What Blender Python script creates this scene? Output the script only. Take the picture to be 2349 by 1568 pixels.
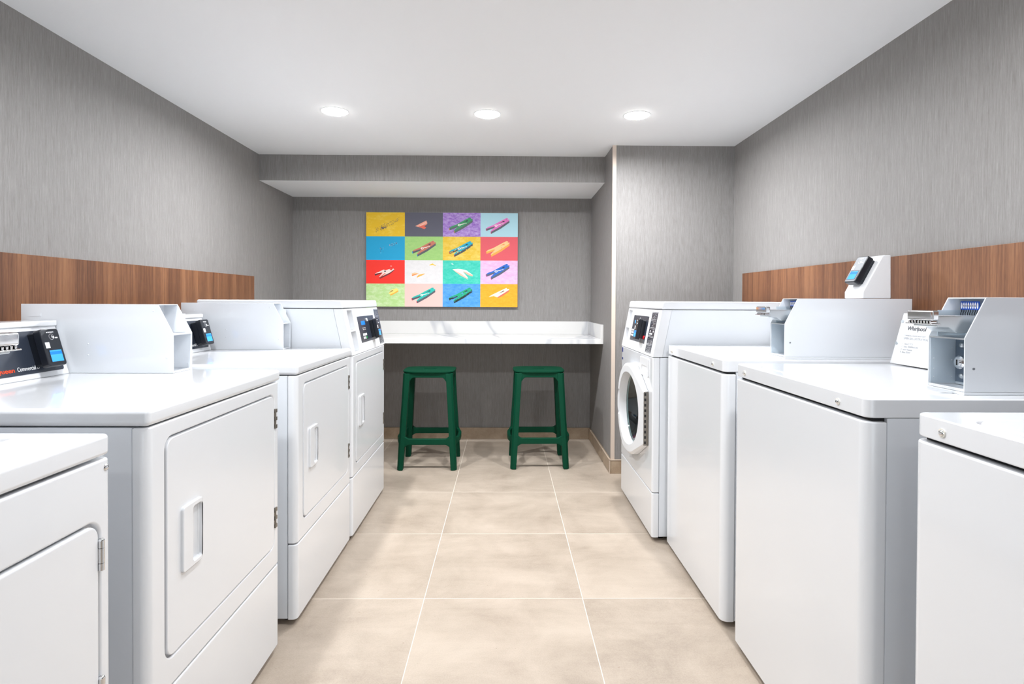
import bpy, bmesh, math, random
from mathutils import Vector, Matrix

S = bpy.context.scene
COL = S.collection
for o in list(bpy.data.objects):
    bpy.data.objects.remove(o)

# ------------------------------------------------------------------ camera
CAM_H = 1.13
F_PX, YAW, PIT, ROLL, SY = 1307.3, 0.01234, -0.0116, 0.00447, -80.28
cd = bpy.data.cameras.new('camera')
cam = bpy.data.objects.new('camera', cd)
COL.objects.link(cam)
S.camera = cam
cd.sensor_width = 36.0
cd.sensor_fit = 'HORIZONTAL'
cd.lens = F_PX * 36.0 / 2349.0
cd.shift_y = SY / 2349.0
cd.clip_start = 0.02
fw = Vector((math.sin(YAW) * math.cos(PIT), math.cos(YAW) * math.cos(PIT), math.sin(PIT)))
rt = Vector((math.cos(YAW), -math.sin(YAW), 0))
up = rt.cross(fw)
r2 = math.cos(ROLL) * rt + math.sin(ROLL) * up
u2 = -math.sin(ROLL) * rt + math.cos(ROLL) * up
M = Matrix((r2, u2, -fw)).transposed().to_4x4()
M.translation = (0, 0, CAM_H)
cam.matrix_world = M

# ------------------------------------------------------------------ world + exposure
w = bpy.data.worlds.new('world')
S.world = w
w.use_nodes = True
w.node_tree.nodes['Background'].inputs[0].default_value = (0.80, 0.90, 1.0, 1)
w.node_tree.nodes['Background'].inputs[1].default_value = 2.0      # soft bluish fill through an added, unseen doorway behind the camera
S.view_settings.view_transform = 'Standard'
S.view_settings.look = 'None'
S.view_settings.gamma = 1.0
S.view_settings.use_curve_mapping = False
S.view_settings.exposure = 0.03
LAMP_W = [21.5, 11.5, 2.0]       # watts of each downlight, by row from the back
LAMP_ROWS = [3.10, 1.22, -0.66]  # last row is unseen, added as weak fill behind the camera
LAMP_COLS = [-0.92, -0.10, 0.715]

# ------------------------------------------------------------------ room measures
XL, XR, XP = -1.724, 1.495, 0.700       # left wall, right wall, side of the boxed-out pier
YB, YS, YP, YF = 4.65, 4.016, 3.717, -1.9
H, HS = 2.142, 1.961
TX, TY, TS = -0.3007, 2.1483, 0.6


# ------------------------------------------------------------------ helpers: materials
def lin(c):
    return tuple((x / 12.92 if x <= 0.04045 else ((x + 0.055) / 1.055) ** 2.4) for x in c)


def rgb(r, g, b):
    return lin((r / 255, g / 255, b / 255)) + (1,)


MATS = {}


def mat(name, col=(0.8, 0.8, 0.8, 1), rough=0.5, metal=0.0, emis=None, es=0.0, coat=0.0, trans=0.0, ior=1.5):
    if name in MATS:
        return MATS[name]
    m = bpy.data.materials.new(name)
    m.use_nodes = True
    b = m.node_tree.nodes['Principled BSDF']
    b.inputs['Base Color'].default_value = col
    b.inputs['Roughness'].default_value = rough
    b.inputs['Metallic'].default_value = metal
    b.inputs['IOR'].default_value = ior
    b.inputs['Coat Weight'].default_value = coat
    b.inputs['Coat Roughness'].default_value = 0.06
    b.inputs['Transmission Weight'].default_value = trans
    if emis:
        b.inputs['Emission Color'].default_value = emis
        b.inputs['Emission Strength'].default_value = es
    MATS[name] = m
    return m


class NT:
    def __init__(s, m):
        s.t = m.node_tree
        s.b = s.t.nodes['Principled BSDF']

    def n(s, typ, **kw):
        x = s.t.nodes.new(typ)
        for k, v in kw.items():
            setattr(x, k, v)
        return x

    def l(s, a, b):
        s.t.links.new(a, b)

    def coords(s, scale):
        tc = s.n('ShaderNodeTexCoord')
        mp = s.n('ShaderNodeMapping')
        mp.inputs['Scale'].default_value = scale
        s.l(tc.outputs['Object'], mp.inputs['Vector'])
        return mp.outputs[0]

    def noise(s, vec, scale=1.0, detail=2.0, rough=0.5, dist=0.0):
        x = s.n('ShaderNodeTexNoise')
        x.inputs['Scale'].default_value = scale
        x.inputs['Detail'].default_value = detail
        x.inputs['Roughness'].default_value = rough
        x.inputs['Distortion'].default_value = dist
        s.l(vec, x.inputs['Vector'])
        return x.outputs[0]

    def ramp(s, fac, stops):
        r = s.n('ShaderNodeValToRGB')
        e = r.color_ramp.elements
        while len(e) < len(stops):
            e.new(0.5)
        for i, (p, c) in enumerate(stops):
            e[i].position = p
            e[i].color = c
        s.l(fac, r.inputs[0])
        return r.outputs[0]

    def mix(s, a, b, fac, mode='MIX'):
        x = s.n('ShaderNodeMix', data_type='RGBA', blend_type=mode)
        for sock, v in ((x.inputs[6], a), (x.inputs[7], b), (x.inputs[0], fac)):
            if hasattr(v, 'is_output'):
                s.l(v, sock)
            else:
                sock.default_value = v
        return x.outputs[2]

    def math(s, op, a, b=None, c=None):
        x = s.n('ShaderNodeMath', operation=op)
        for i, v in enumerate((a, b, c)):
            if v is None:
                continue
            if hasattr(v, 'is_output'):
                s.l(v, x.inputs[i])
            else:
                x.inputs[i].default_value = v
        return x.outputs[0]

    def bump(s, h, strength, dist=0.001):
        x = s.n('ShaderNodeBump')
        x.inputs['Strength'].default_value = strength
        x.inputs['Distance'].default_value = dist
        s.l(h, x.inputs['Height'])
        s.l(x.outputs[0], s.b.inputs['Normal'])


def wallpaper():
    m = mat('grey_strie_wallcovering', rough=0.62)
    k = NT(m)
    a = k.noise(k.coords((420, 420, 16)), 1.0, 2.0, 0.6)
    b = k.noise(k.coords((150, 150, 5)), 1.0, 2.0, 0.5)
    c = k.noise(k.coords((1000, 1000, 90)), 1.0, 1.0, 0.5)
    v = k.math('ADD', k.math('MULTIPLY', a, 0.55), k.math('ADD', k.math('MULTIPLY', b, 0.25), k.math('MULTIPLY', c, 0.20)))
    col = k.ramp(v, [(0.30, rgb(120, 116, 114)), (0.5, rgb(138, 135, 133)), (0.70, rgb(157, 154, 152))])
    k.l(col, k.b.inputs['Base Color'])
    k.bump(a, 0.15, 0.0006)
    return m


def wood():
    m = mat('walnut_veneer', rough=0.42)
    k = NT(m)
    a = k.noise(k.coords((14, 14, 0.35)), 1.0, 3.0, 0.55)
    b = k.noise(k.coords((170, 170, 3.5)), 1.0, 3.0, 0.6)
    c = k.noise(k.coords((420, 420, 30)), 1.0, 1.0, 0.5)
    v = k.math('ADD', k.math('MULTIPLY', a, 0.50), k.math('ADD', k.math('MULTIPLY', b, 0.40), k.math('MULTIPLY', c, 0.12)))
    col = k.ramp(v, [(0.34, rgb(76, 48, 33)), (0.45, rgb(104, 67, 46)), (0.54, rgb(128, 86, 59)), (0.66, rgb(152, 108, 76)), (0.78, rgb(166, 122, 88))])
    k.l(col, k.b.inputs['Base Color'])
    k.bump(b, 0.08, 0.0005)
    return m


def floor_mat():
    m = mat('beige_porcelain_tile', rough=0.38)
    k = NT(m)
    tc = k.n('ShaderNodeTexCoord')
    sp = k.n('ShaderNodeSeparateXYZ')
    k.l(tc.outputs['Object'], sp.inputs[0])
    tx = k.math('DIVIDE', k.math('SUBTRACT', sp.outputs[0], TX), TS)
    ty = k.math('DIVIDE', k.math('SUBTRACT', sp.outputs[1], TY), TS)

    def edge(t):
        f = k.math('FRACT', t)
        return k.math('MINIMUM', f, k.math('SUBTRACT', 1.0, f))
    d = k.math('MINIMUM', edge(tx), edge(ty))
    # cut line of the narrow last row by the back wall
    d2 = k.math('DIVIDE', k.math('ABSOLUTE', k.math('SUBTRACT', sp.outputs[1], 4.572)), TS)
    d = k.math('MINIMUM', d, d2)
    g = k.math('LESS_THAN', d, 0.0023)
    wn = k.n('ShaderNodeTexWhiteNoise', noise_dimensions='2D')
    cb = k.n('ShaderNodeCombineXYZ')
    k.l(k.math('FLOOR', tx), cb.inputs[0])
    k.l(k.math('FLOOR', ty), cb.inputs[1])
    k.l(cb.outputs[0], wn.inputs['Vector'])
    off = k.n('ShaderNodeVectorMath', operation='MULTIPLY_ADD')
    k.l(wn.outputs['Color'], off.inputs[0])
    off.inputs[1].default_value = (9, 9, 9)
    k.l(tc.outputs['Object'], off.inputs[2])
    a = k.noise(off.outputs[0], 3.2, 5.0, 0.62, 0.4)
    st = k.n('ShaderNodeMapping')
    st.inputs['Scale'].default_value = (5, 26, 5)
    k.l(off.outputs[0], st.inputs[0])
    a2 = k.noise(st.outputs[0], 1.0, 4.0, 0.6, 0.3)
    b = k.noise(off.outputs[0], 240, 2.0, 0.6)
    v = k.math('ADD', k.math('MULTIPLY', a, 0.66), k.math('ADD', k.math('MULTIPLY', a2, 0.14), k.math('MULTIPLY', b, 0.20)))
    col = k.ramp(v, [(0.28, rgb(142, 128, 114)), (0.45, rgb(168, 154, 139)), (0.58, rgb(182, 168, 153)), (0.75, rgb(194, 181, 167))])
    speck = k.noise(off.outputs[0], 95, 1.0, 0.4)
    col = k.mix(col, rgb(140, 120, 100), k.math('MULTIPLY', k.math('GREATER_THAN', speck, 0.80), 0.5))
    col = k.mix(col, rgb(218, 208, 194), g)
    k.l(col, k.b.inputs['Base Color'])
    k.l(k.math('ADD', 0.36, k.math('MULTIPLY', g, 0.35)), k.b.inputs['Roughness'])
    k.bump(k.math('ADD', k.math('MULTIPLY', g, -1.0), k.math('MULTIPLY', b, 0.15)), 0.2, 0.0012)
    return m


def base_mat():
    m = mat('brown_beige_skirting_tile', rough=0.42)
    k = NT(m)
    a = k.noise(k.coords((1, 1, 1)), 9.0, 5.0, 0.65, 0.3)
    b = k.noise(k.coords((1, 1, 1)), 260, 2.0, 0.6)
    col = k.ramp(k.math('ADD', k.math('MULTIPLY', a, 0.7), k.math('MULTIPLY', b, 0.3)),
                 [(0.3, rgb(148, 126, 104)), (0.7, rgb(188, 168, 144))])
    k.l(col, k.b.inputs['Base Color'])
    return m


def marble():
    m = mat('white_veined_quartz', rough=0.16)
    k = NT(m)
    tc = k.n('ShaderNodeTexCoord')
    mp = k.n('ShaderNodeMapping')
    mp.inputs['Rotation'].default_value = (0.2, 0.9, 0.3)
    mp.inputs['Scale'].default_value = (1.9, 0.8, 0.8)
    k.l(tc.outputs['Object'], mp.inputs[0])
    a = k.noise(mp.outputs[0], 0.62, 4.0, 0.5, 0.6)
    vein = k.math('ABSOLUTE', k.math('SUBTRACT', a, 0.5))
    col = k.ramp(vein, [(0.0, rgb(190, 191, 194)), (0.008, rgb(203, 203, 204)), (0.018, rgb(219, 218, 216)), (0.2, rgb(224, 223, 221))])
    k.l(col, k.b.inputs['Base Color'])
    return m


def ceiling_mat():
    m = mat('white_ceiling_paint', rgb(240, 241, 242), rough=0.75)
    k = NT(m)
    a = k.noise(k.coords((1, 1, 1)), 180, 2.0, 0.6)
    k.bump(a, 0.05, 0.0005)
    return m


def enamel(name, c):
    m = mat(name, c, rough=0.22, coat=0.6)
    k = NT(m)
    a = k.noise(k.coords((1, 1, 1)), 420, 1.0, 0.5)
    k.bump(a, 0.02, 0.0003)
    return m


def watercol(name, c1, c2, sc=3.0, th=0.5):
    if name in MATS:
        return MATS[name]
    m = mat(name, c1, rough=0.6)
    k = NT(m)
    a = k.noise(k.coords((7, 7, 14)), sc, 6.0, 0.75)
    k.l(k.ramp(a, [(max(0, th - 0.12), c1), (min(1, th + 0.18), c2)]), k.b.inputs['Base Color'])
    return m


WALL, WOOD, FLOOR, BASE, MARB, CEIL = wallpaper(), wood(), floor_mat(), base_mat(), marble(), ceiling_mat()
WHITE = enamel('white_enamel', rgb(228, 230, 233))
WHITE2 = enamel('white_enamel_cool_light', rgb(225, 229, 234))  # same white enamel, bluish cast of the light tinted into the colour
PLAST = mat('white_plastic', rgb(230, 231, 233), rough=0.3)
STEEL = mat('zinc_sheet', rgb(205, 216, 224), rough=0.42, metal=0.25)
CHROME = mat('chrome', rgb(225, 226, 228), rough=0.10, metal=1.0)
ALU = mat('brushed_aluminium', rgb(200, 206, 210), rough=0.32, metal=0.9)
HINGE = mat('dark_nickel', rgb(136, 130, 122), rough=0.35, metal=0.8)
BLACK = mat('black_plastic', rgb(22, 26, 34), rough=0.32)
NAVY = mat('charcoal_panel_film', rgb(46, 52, 64), rough=0.28)
DARK = mat('dark_gap', rgb(30, 30, 32), rough=0.8)
GREY = mat('grey_plastic', rgb(120, 124, 130), rough=0.4)
PALE = mat('pale_print', rgb(235, 236, 238), rough=0.5)
CREAM = mat('cream_corner_trim', rgb(214, 198, 184), rough=0.45)
GREEN = mat('green_stool_plastic', rgb(0, 60, 40), rough=0.55)
GREEN.node_tree.nodes['Principled BSDF'].inputs['Specular IOR Level'].default_value = 0.14
SCREEN = mat('lit_blue_screen', rgb(40, 130, 220), rough=0.2, emis=rgb(60, 165, 245), es=0.75)
SCREEN_D = mat('lit_blue_screen_band', rgb(10, 100, 210), rough=0.2, emis=rgb(10, 125, 235), es=0.7)
GLASS = mat('door_glass', rgb(205, 225, 225), rough=0.02, trans=1.0, ior=1.45)
DRUM = mat('dark_drum_steel', rgb(26, 33, 50), rough=0.25, metal=0.6)
ORANGE = mat('orange_red_print', rgb(238, 72, 20), rough=0.5)
INK = mat('dark_ink', rgb(40, 42, 50), rough=0.5)
INKG = mat('grey_ink', rgb(178, 180, 184), rough=0.5)
BLUE = mat('blue_label', rgb(20, 82, 190), rough=0.4)
RED = mat('red_button', rgb(215, 30, 40), rough=0.4)
KGREEN = mat('green_button', rgb(20, 140, 70), rough=0.4)
PAD = mat('white_foam_gasket', rgb(225, 222, 212), rough=0.7)


# ------------------------------------------------------------------ helpers: meshes
def new():
    return bmesh.new()


def bx(bm, x0, x1, y0, y1, z0, z1, mi=0):
    vs = [bm.verts.new(p) for p in ((x0, y0, z0), (x1, y0, z0), (x1, y1, z0), (x0, y1, z0), (x0, y0, z1), (x1, y0, z1), (x1, y1, z1), (x0, y1, z1))]
    for f in ((0, 3, 2, 1), (4, 5, 6, 7), (0, 1, 5, 4), (1, 2, 6, 5), (2, 3, 7, 6), (3, 0, 4, 7)):
        bm.faces.new([vs[i] for i in f]).material_index = mi
    return bm


def box(*a):
    return bx(new(), *a)


def prism(bm, pts, ax, t0, t1, mi=0):
    """extrude a 2-D outline along ax; outline is given in the two other axes, in x,y,z order"""
    def P(p, t):
        q = list(p)
        q.insert(ax, t)
        return q
    a = [bm.verts.new(P(p, t0)) for p in pts]
    b = [bm.verts.new(P(p, t1)) for p in pts]
    fs = [bm.faces.new(a), bm.faces.new(b[::-1])]
    n = len(pts)
    for i in range(n):
        fs.append(bm.faces.new((a[i], b[i], b[(i + 1) % n], a[(i + 1) % n])))
    for f in fs:
        f.material_index = mi
    bmesh.ops.recalc_face_normals(bm, faces=fs)
    return bm


def cyl(bm, c, ax, r, h, n=20, r2=None, mi=0):
    """cylinder from centre c along axis ax by length h"""
    r2 = r if r2 is None else r2
    a, b = [], []
    for i in range(n):
        t = 2 * math.pi * i / n
        for lst, rr, off in ((a, r, 0), (b, r2, h)):
            p = [rr * math.cos(t), rr * math.sin(t)]
            p.insert(ax, off)
            lst.append(bm.verts.new([c[j] + p[j] for j in range(3)]))
    fs = [bm.faces.new(a), bm.faces.new(b[::-1])]
    for i in range(n):
        fs.append(bm.faces.new((a[i], b[i], b[(i + 1) % n], a[(i + 1) % n])))
    for f in fs:
        f.material_index = mi
    bmesh.ops.recalc_face_normals(bm, faces=fs)
    return bm


def dome(bm, c, ax, sgn, r, h, n=16, k=4, mi=0):
    rings = []
    for j in range(k + 1):
        t = j / k * math.pi / 2
        rr, hh = r * math.cos(t), h * math.sin(t)
        if j == k:
            p = [0, 0]
            p.insert(ax, sgn * h)
            rings.append([bm.verts.new([c[q] + p[q] for q in range(3)])])
        else:
            ring = []
            for i in range(n):
                a = 2 * math.pi * i / n
                p = [rr * math.cos(a), rr * math.sin(a)]
                p.insert(ax, sgn * hh)
                ring.append(bm.verts.new([c[q] + p[q] for q in range(3)]))
            rings.append(ring)
    fs = [bm.faces.new(rings[0])]
    for j in range(k - 1):
        for i in range(n):
            fs.append(bm.faces.new((rings[j][i], rings[j][(i + 1) % n], rings[j + 1][(i + 1) % n], rings[j + 1][i])))
    for i in range(n):
        fs.append(bm.faces.new((rings[k - 1][i], rings[k - 1][(i + 1) % n], rings[k][0])))
    for f in fs:
        f.material_index = mi
    bmesh.ops.recalc_face_normals(bm, faces=fs)
    return bm


def rrect(a0, a1, b0, b1, r, n=6):
    pts = []
    for cx, cy, s in ((a1 - r, b1 - r, 0), (a0 + r, b1 - r, 1), (a0 + r, b0 + r, 2), (a1 - r, b0 + r, 3)):
        for i in range(n + 1):
            t = (s + i / n) * math.pi / 2
            pts.append((cx + r * math.cos(t), cy + r * math.sin(t)))
    return pts


def cut(bm, *cutters):
    """boolean difference, done on temporary objects that are removed again"""
    bmesh.ops.recalc_face_normals(bm, faces=bm.faces)
    me = bpy.data.meshes.new('t')
    bm.to_mesh(me)
    bm.free()
    o = bpy.data.objects.new('t', me)
    COL.objects.link(o)
    tmp = []
    for c in cutters:
        bmesh.ops.recalc_face_normals(c, faces=c.faces)
        mc = bpy.data.meshes.new('c')
        c.to_mesh(mc)
        c.free()
        oc = bpy.data.objects.new('c', mc)
        COL.objects.link(oc)
        md = o.modifiers.new('b', 'BOOLEAN')
        md.operation = 'DIFFERENCE'
        md.solver = 'EXACT'
        md.object = oc
        tmp.append(oc)
    dg = bpy.context.evaluated_depsgraph_get()
    dg.update()
    res = bpy.data.meshes.new_from_object(o.evaluated_get(dg))
    out = new()
    out.from_mesh(res)
    for x in [o] + tmp:
        bpy.data.objects.remove(x)
    bpy.data.meshes.remove(res)
    return out


def obj(name, bm, m, parent=None, bev=0.0, seg=2, side=1, sharp=38, ang=32, flat=False):
    """link a mesh; side=-1 mirrors x (machines of the left row)"""
    if side == -1:
        for v in bm.verts:
            v.co.x = -v.co.x
        bmesh.ops.reverse_faces(bm, faces=bm.faces)
    if not flat:
        bmesh.ops.remove_doubles(bm, verts=bm.verts, dist=1e-6)
    me = bpy.data.meshes.new(name)
    for f in bm.faces:
        f.smooth = not flat
    bm.to_mesh(me)
    bm.free()
    for x in (m if isinstance(m, (list, tuple)) else [m]):
        me.materials.append(x)
    o = bpy.data.objects.new(name, me)
    COL.objects.link(o)
    if parent:
        o.parent = parent
    if bev > 0:
        b = o.modifiers.new('bevel', 'BEVEL')
        b.width = bev
        b.segments = seg
        b.limit_method = 'ANGLE'
        b.angle_limit = math.radians(ang)
        b.miter_outer = 'MITER_ARC'
        if not flat:
            wn = o.modifiers.new('wn', 'WEIGHTED_NORMAL')
            wn.keep_sharp = True
    else:
        me.set_sharp_from_angle(angle=math.radians(sharp))
    return o


def tag(o, label=None, cat=None, group=None, kind=None):
    if label:
        o['label'] = label
    if cat:
        o['category'] = cat
    if group:
        o['group'] = group
    if kind:
        o['kind'] = kind
    return o


def thing(name, loc, label, cat, group=None):
    o = bpy.data.objects.new(name, None)
    o.empty_display_size = 0.05
    COL.objects.link(o)
    o.location = loc
    return tag(o, label, cat, group)


def struct(name, bm, m, bev=0.0):
    return tag(obj(name, bm, m, bev=bev), kind='structure')


def text(body, size, m, O, R, U, parent, name='lettering', align='LEFT', ext=0.00025, bold=0.0, sx=1.0):
    cu = bpy.data.curves.new('txt', 'FONT')
    cu.body = body
    cu.size = size
    cu.align_x = align
    cu.extrude = ext
    cu.offset = bold
    t = bpy.data.objects.new('txt', cu)
    COL.objects.link(t)
    dg = bpy.context.evaluated_depsgraph_get()
    dg.update()
    me = bpy.data.meshes.new_from_object(t.evaluated_get(dg))
    bpy.data.objects.remove(t)
    me.name = name
    R, U = Vector(R).normalized(), Vector(U).normalized()
    N = R.cross(U)
    for v in me.vertices:
        x, y, z = v.co
        v.co = Vector(O) + R * x * sx + U * y + N * (z + ext)
    me.materials.clear()
    me.materials.append(m)
    o = bpy.data.objects.new(name, me)
    COL.objects.link(o)
    o.parent = parent
    return o


def frame_box(bm, O, R, U, N, r0, r1, u0, u1, n0, n1, mi=0, r=0.0):
    """box (or rounded box) in an oblique frame"""
    pts = rrect(r0, r1, u0, u1, r, 5) if r > 0 else [(r0, u0), (r1, u0), (r1, u1), (r0, u1)]
    a = [bm.verts.new(O + R * p[0] + U * p[1] + N * n0) for p in pts]
    b = [bm.verts.new(O + R * p[0] + U * p[1] + N * n1) for p in pts]
    fs = [bm.faces.new(a), bm.faces.new(b[::-1])]
    k = len(pts)
    for i in range(k):
        fs.append(bm.faces.new((a[i], b[i], b[(i + 1) % k], a[(i + 1) % k])))
    for f in fs:
        f.material_index = mi
    bmesh.ops.recalc_face_normals(bm, faces=fs)
    return bm


# ================================================================== THE ROOM
struct('floor', box(XL - 0.1, XR + 0.1, YF - 0.1, YB + 0.1, -0.1, 0.0), FLOOR)
struct('ceiling', box(XL - 0.1, XR + 0.1, YF - 0.1, YB + 0.1, H, H + 0.1), CEIL)
struct('wall_left', box(XL - 0.1, XL, YF - 0.1, YB + 0.1, 0, H), WALL)
struct('wall_right', box(XR, XR + 0.1, YF - 0.1, YB + 0.1, 0, H), WALL)
struct('wall_back', box(XL, XP, YB, YB + 0.1, 0, H), WALL)
struct('wall_pier', box(XP, XR, YP, YB + 0.1, 0, H), WALL)
bm = box(XL, -0.75, YF - 0.1, YF, 0, H)
bx(bm, 0.75, XR, YF - 0.1, YF, 0, H)
bx(bm, -0.75, 0.75, YF - 0.1, YF, 2.05, H)
struct('wall_front', bm, WALL)  # door opening is unseen, added to let soft light onto machine sides
pl = bpy.data.lights.new('added_doorway_portal', 'AREA')
pl.shape = 'RECTANGLE'
pl.size, pl.size_y = 1.5, 2.05
pl.cycles.is_portal = True
po = bpy.data.objects.new('added_doorway_portal', pl)
COL.objects.link(po)
po.location = (0, YF - 0.05, 1.025)
po.rotation_euler = (math.radians(90), 0, 0)
bm = box(XL, XP, YS, YB, HS, H)
for f in bm.faces:
    f.material_index = 1 if f.normal.z < -0.5 else 0
bm.normal_update()
for f in bm.faces:
    f.material_index = 1 if f.normal.z < -0.5 else 0
struct('ceiling_soffit', bm, [WALL, CEIL])
HB = 0.0915
struct('baseboard_back', box(XL + 0.0, XP - 0.011, YB - 0.012, YB, 0, HB), BASE, 0.0015)
struct('baseboard_right', box(XP - 0.011, XP, YP - 0.012, YB - 0.0, 0, HB), BASE, 0.0015)
struct('baseboard_pier', box(XP, XR, YP - 0.012, YP, 0, HB), BASE, 0.0015)
struct('baseboard_left', box(XL, XL + 0.012, YF, YB - 0.012, 0, HB), BASE, 0.0015)
struct('baseboard_side', box(XR - 0.012, XR, YF, YP - 0.012, 0, HB), BASE, 0.0015)
struct('trim_1', prism(new(), [(XP - 0.0025, YP + 0.012), (XP - 0.0025, YP - 0.003), (XP + 0.022, YP - 0.003), (XP + 0.022, YP + 0.0), (XP, YP), (XP, YP + 0.012)], 2, HB, H), CREAM)
bm = new()
bx(bm, XP - 0.0135, XP - 0.011, YP - 0.0145, YB - 0.012, HB - 0.003, HB + 0.001)
bx(bm, XP - 0.0135, XR, YP - 0.0145, YP - 0.012, HB - 0.003, HB + 0.001)
bx(bm, XP - 0.0135, XP - 0.0105, YP - 0.0145, YP - 0.0115, 0.0, HB + 0.001)
struct('trim_2', bm, CREAM)

# wood backsplash panels
tag(obj('wood_wall_panel', box(XL, XL + 0.012, -1.0, 3.915, 0.84, 1.2866), WOOD, bev=0.001),
    'walnut wood backsplash panel along the left wall behind the dryers', 'wall panel')
tag(obj('wood_wall_panel', box(XR - 0.012, XR, -1.0, 3.548, 0.84, 1.3040), WOOD, bev=0.001),
    'walnut wood backsplash panel along the right wall behind the washers', 'wall panel')


# ================================================================== DOWNLIGHTS
def downlight(x, y, label, power):
    t = thing('recessed_downlight', (x, y, H), label, 'ceiling light', 'recessed ceiling downlights')
    ring = new()
    n = 40
    prof = [(0.0715, 0.0), (0.0715, -0.0015), (0.0708, -0.0025), (0.0695, -0.0025), (0.0685, -0.0015), (0.0685, 0.0)]
    rows = [[ring.verts.new((r * math.cos(2 * math.pi * i / n), r * math.sin(2 * math.pi * i / n), z)) for i in range(n)] for r, z in prof]
    for j in range(len(prof)):
        A, B = rows[j], rows[(j + 1) % len(prof)]
        for i in range(n):
            ring.faces.new((A[i], A[(i + 1) % n], B[(i + 1) % n], B[i]))
    bmesh.ops.recalc_face_normals(ring, faces=ring.faces)
    obj('trim_ring', ring, PLAST, t)
    le = dome(new(), (0, 0, -0.0005), 2, -1, 0.0680, 0.014, 40, 6)
    obj('lens', le, mat('lit_lens', (1, 1, 1, 1), 0.4, emis=(1, 0.985, 0.96, 1), es=30.0), t)
    ld = bpy.data.lights.new('downlight_glow', 'AREA')
    ld.shape = 'DISK'
    ld.size = 0.085
    ld.energy = power
    ld.color = (0.95, 0.972, 1.0)
    ld.spread = math.radians(172)
    lo = bpy.data.objects.new('downlight_glow', ld)
    COL.objects.link(lo)
    lo.parent = t
    lo.location = (0, 0, -0.022)
    return t


PLACE = ['left', 'middle', 'right']
for j, y in enumerate(LAMP_ROWS):
    for i, x in enumerate(LAMP_COLS):
        if j == 0:
            lab = {0: 'leftmost of the three lit round downlights in the ceiling', 1: 'middle one of the three lit round downlights in the ceiling',
                   2: 'rightmost of the three lit round downlights, nearest the pier'}[i]
        else:
            lab = 'lit round downlight in the %s column, %s row behind the three in view' % (PLACE[i], ['', 'first', 'added second'][j])
        downlight(x, y + (0.012 if i else -0.01), lab, LAMP_W[j])


# ================================================================== MACHINES
def rounded_front(u1, wdt, z0, z1, r=0.018, n=6):
    """plan outline of a sheet-metal front that wraps round both vertical corners, extruded up"""
    pts = [(u1, 0.0)]
    for i in range(n + 1):
        t = math.pi * (1.0 + 0.5 * i / n) if False else i / n * math.pi / 2
        pts.append((r - r * math.sin(t), r - r * math.cos(t)))
    for i in range(n + 1):
        t = i / n * math.pi / 2
        pts.append((r - r * math.cos(t), wdt - r + r * math.sin(t)))
    pts.append((u1, wdt))
    return prism(new(), pts, 2, z0, z1)


def hinge_mesh(v, z0, z1, u=-0.004):
    bm = new()
    n = 5
    for i in range(n):
        a = z0 + (z1 - z0) * i / n
        b = z0 + (z1 - z0) * (i + 1) / n - 0.0008
        if i % 2 == 0:
            bx(bm, u, 0.006, v - 0.004, v + 0.010, a, b)
        else:
            bx(bm, u + 0.002, 0.006, v - 0.010, v + 0.004, a, b)
    cyl(bm, (u + 0.003, v, z0), 2, 0.0035, z1 - z0, 10)
    return bm


def dryer_handle(v0, v1, z0, z1):
    """moulded door pull: a proud frame with a scooped pocket on its far side"""
    bm = new()
    pts = rrect(v0, v1, z0, z1, 0.008, 4)
    prism(bm, pts, 0, -0.0085, 0.004)
    sc = new()
    prism(sc, rrect(v0 + 0.040, v1 - 0.004, z0 + 0.010, z1 - 0.012, 0.008, 4), 0, -0.02, 0.0015)
    bm = cut(bm, sc)
    return bm


def machine_root(kind, xf, y0, label, cat):
    return thing(kind, (xf, y0, 0), label, cat)


def feet(t, wdt, side, dep, z=0.02):
    for v in (0.06, wdt - 0.06):
        for u in (0.05, dep - 0.06):
            bm = cyl(new(), (u, v, 0.0), 2, 0.019, 0.008, 16)
            cyl(bm, (u, v, 0.008), 2, 0.006, z, 10)
            obj('leveling_foot', bm, DARK, t, side=side)


def dryer_body(t, wdt, dep, side, ztop, zsplit, tall=False):
    """cabinet, wrap-round front with door opening, lower panel"""
    cab = new()
    bx(cab, 0.034, dep, 0.004, wdt - 0.004, 0.022, ztop)
    n1 = new()
    bx(n1, 0.075, 0.16, -0.01, 0.03, 0.0, 0.052)
    n2 = new()
    bx(n2, 0.075, 0.16, wdt - 0.03, wdt + 0.01, 0.0, 0.052)
    cab = cut(cab, n1, n2)
    obj('cabinet', cab, WHITE2, t, 0.003, 2, side)
    fr = rounded_front(0.033, wdt, zsplit + 0.002, ztop)
    pk = prism(new(), rrect(0.060, wdt - 0.040, 0.347, 0.832, 0.028, 8), 0, -0.02, 0.012)
    fr = cut(fr, pk)
    obj('front_panel', fr, WHITE, t, 0.0045, 3, side)
    lo = rounded_front(0.033, wdt, 0.02, zsplit - 0.002)
    obj('lower_panel', lo, WHITE, t, 0.0045, 3, side)
    db = prism(new(), rrect(0.0645, wdt - 0.0445, 0.3515, 0.8275, 0.025, 8), 0, -0.0015, 0.0115)
    db = cut(db, prism(new(), rrect(0.125, 0.190, 0.521, 0.654, 0.006, 4), 0, -0.02, 0.003))
    d = obj('door', db, WHITE, t, 0.0035, 3, side)
    h = obj('handle', dryer_handle(0.115, 0.198, 0.513, 0.662), WHITE, d, 0.0028, 3, side)
    for a, b in ((0.722, 0.784), (0.407, 0.471)):
        tag(obj('hinge', hinge_mesh(wdt - 0.036, a, b, -0.004), HINGE, d, 0.0004, 1, side), 'dark nickel knuckle hinge')
    feet(t, wdt, side, dep)
    return d


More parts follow.
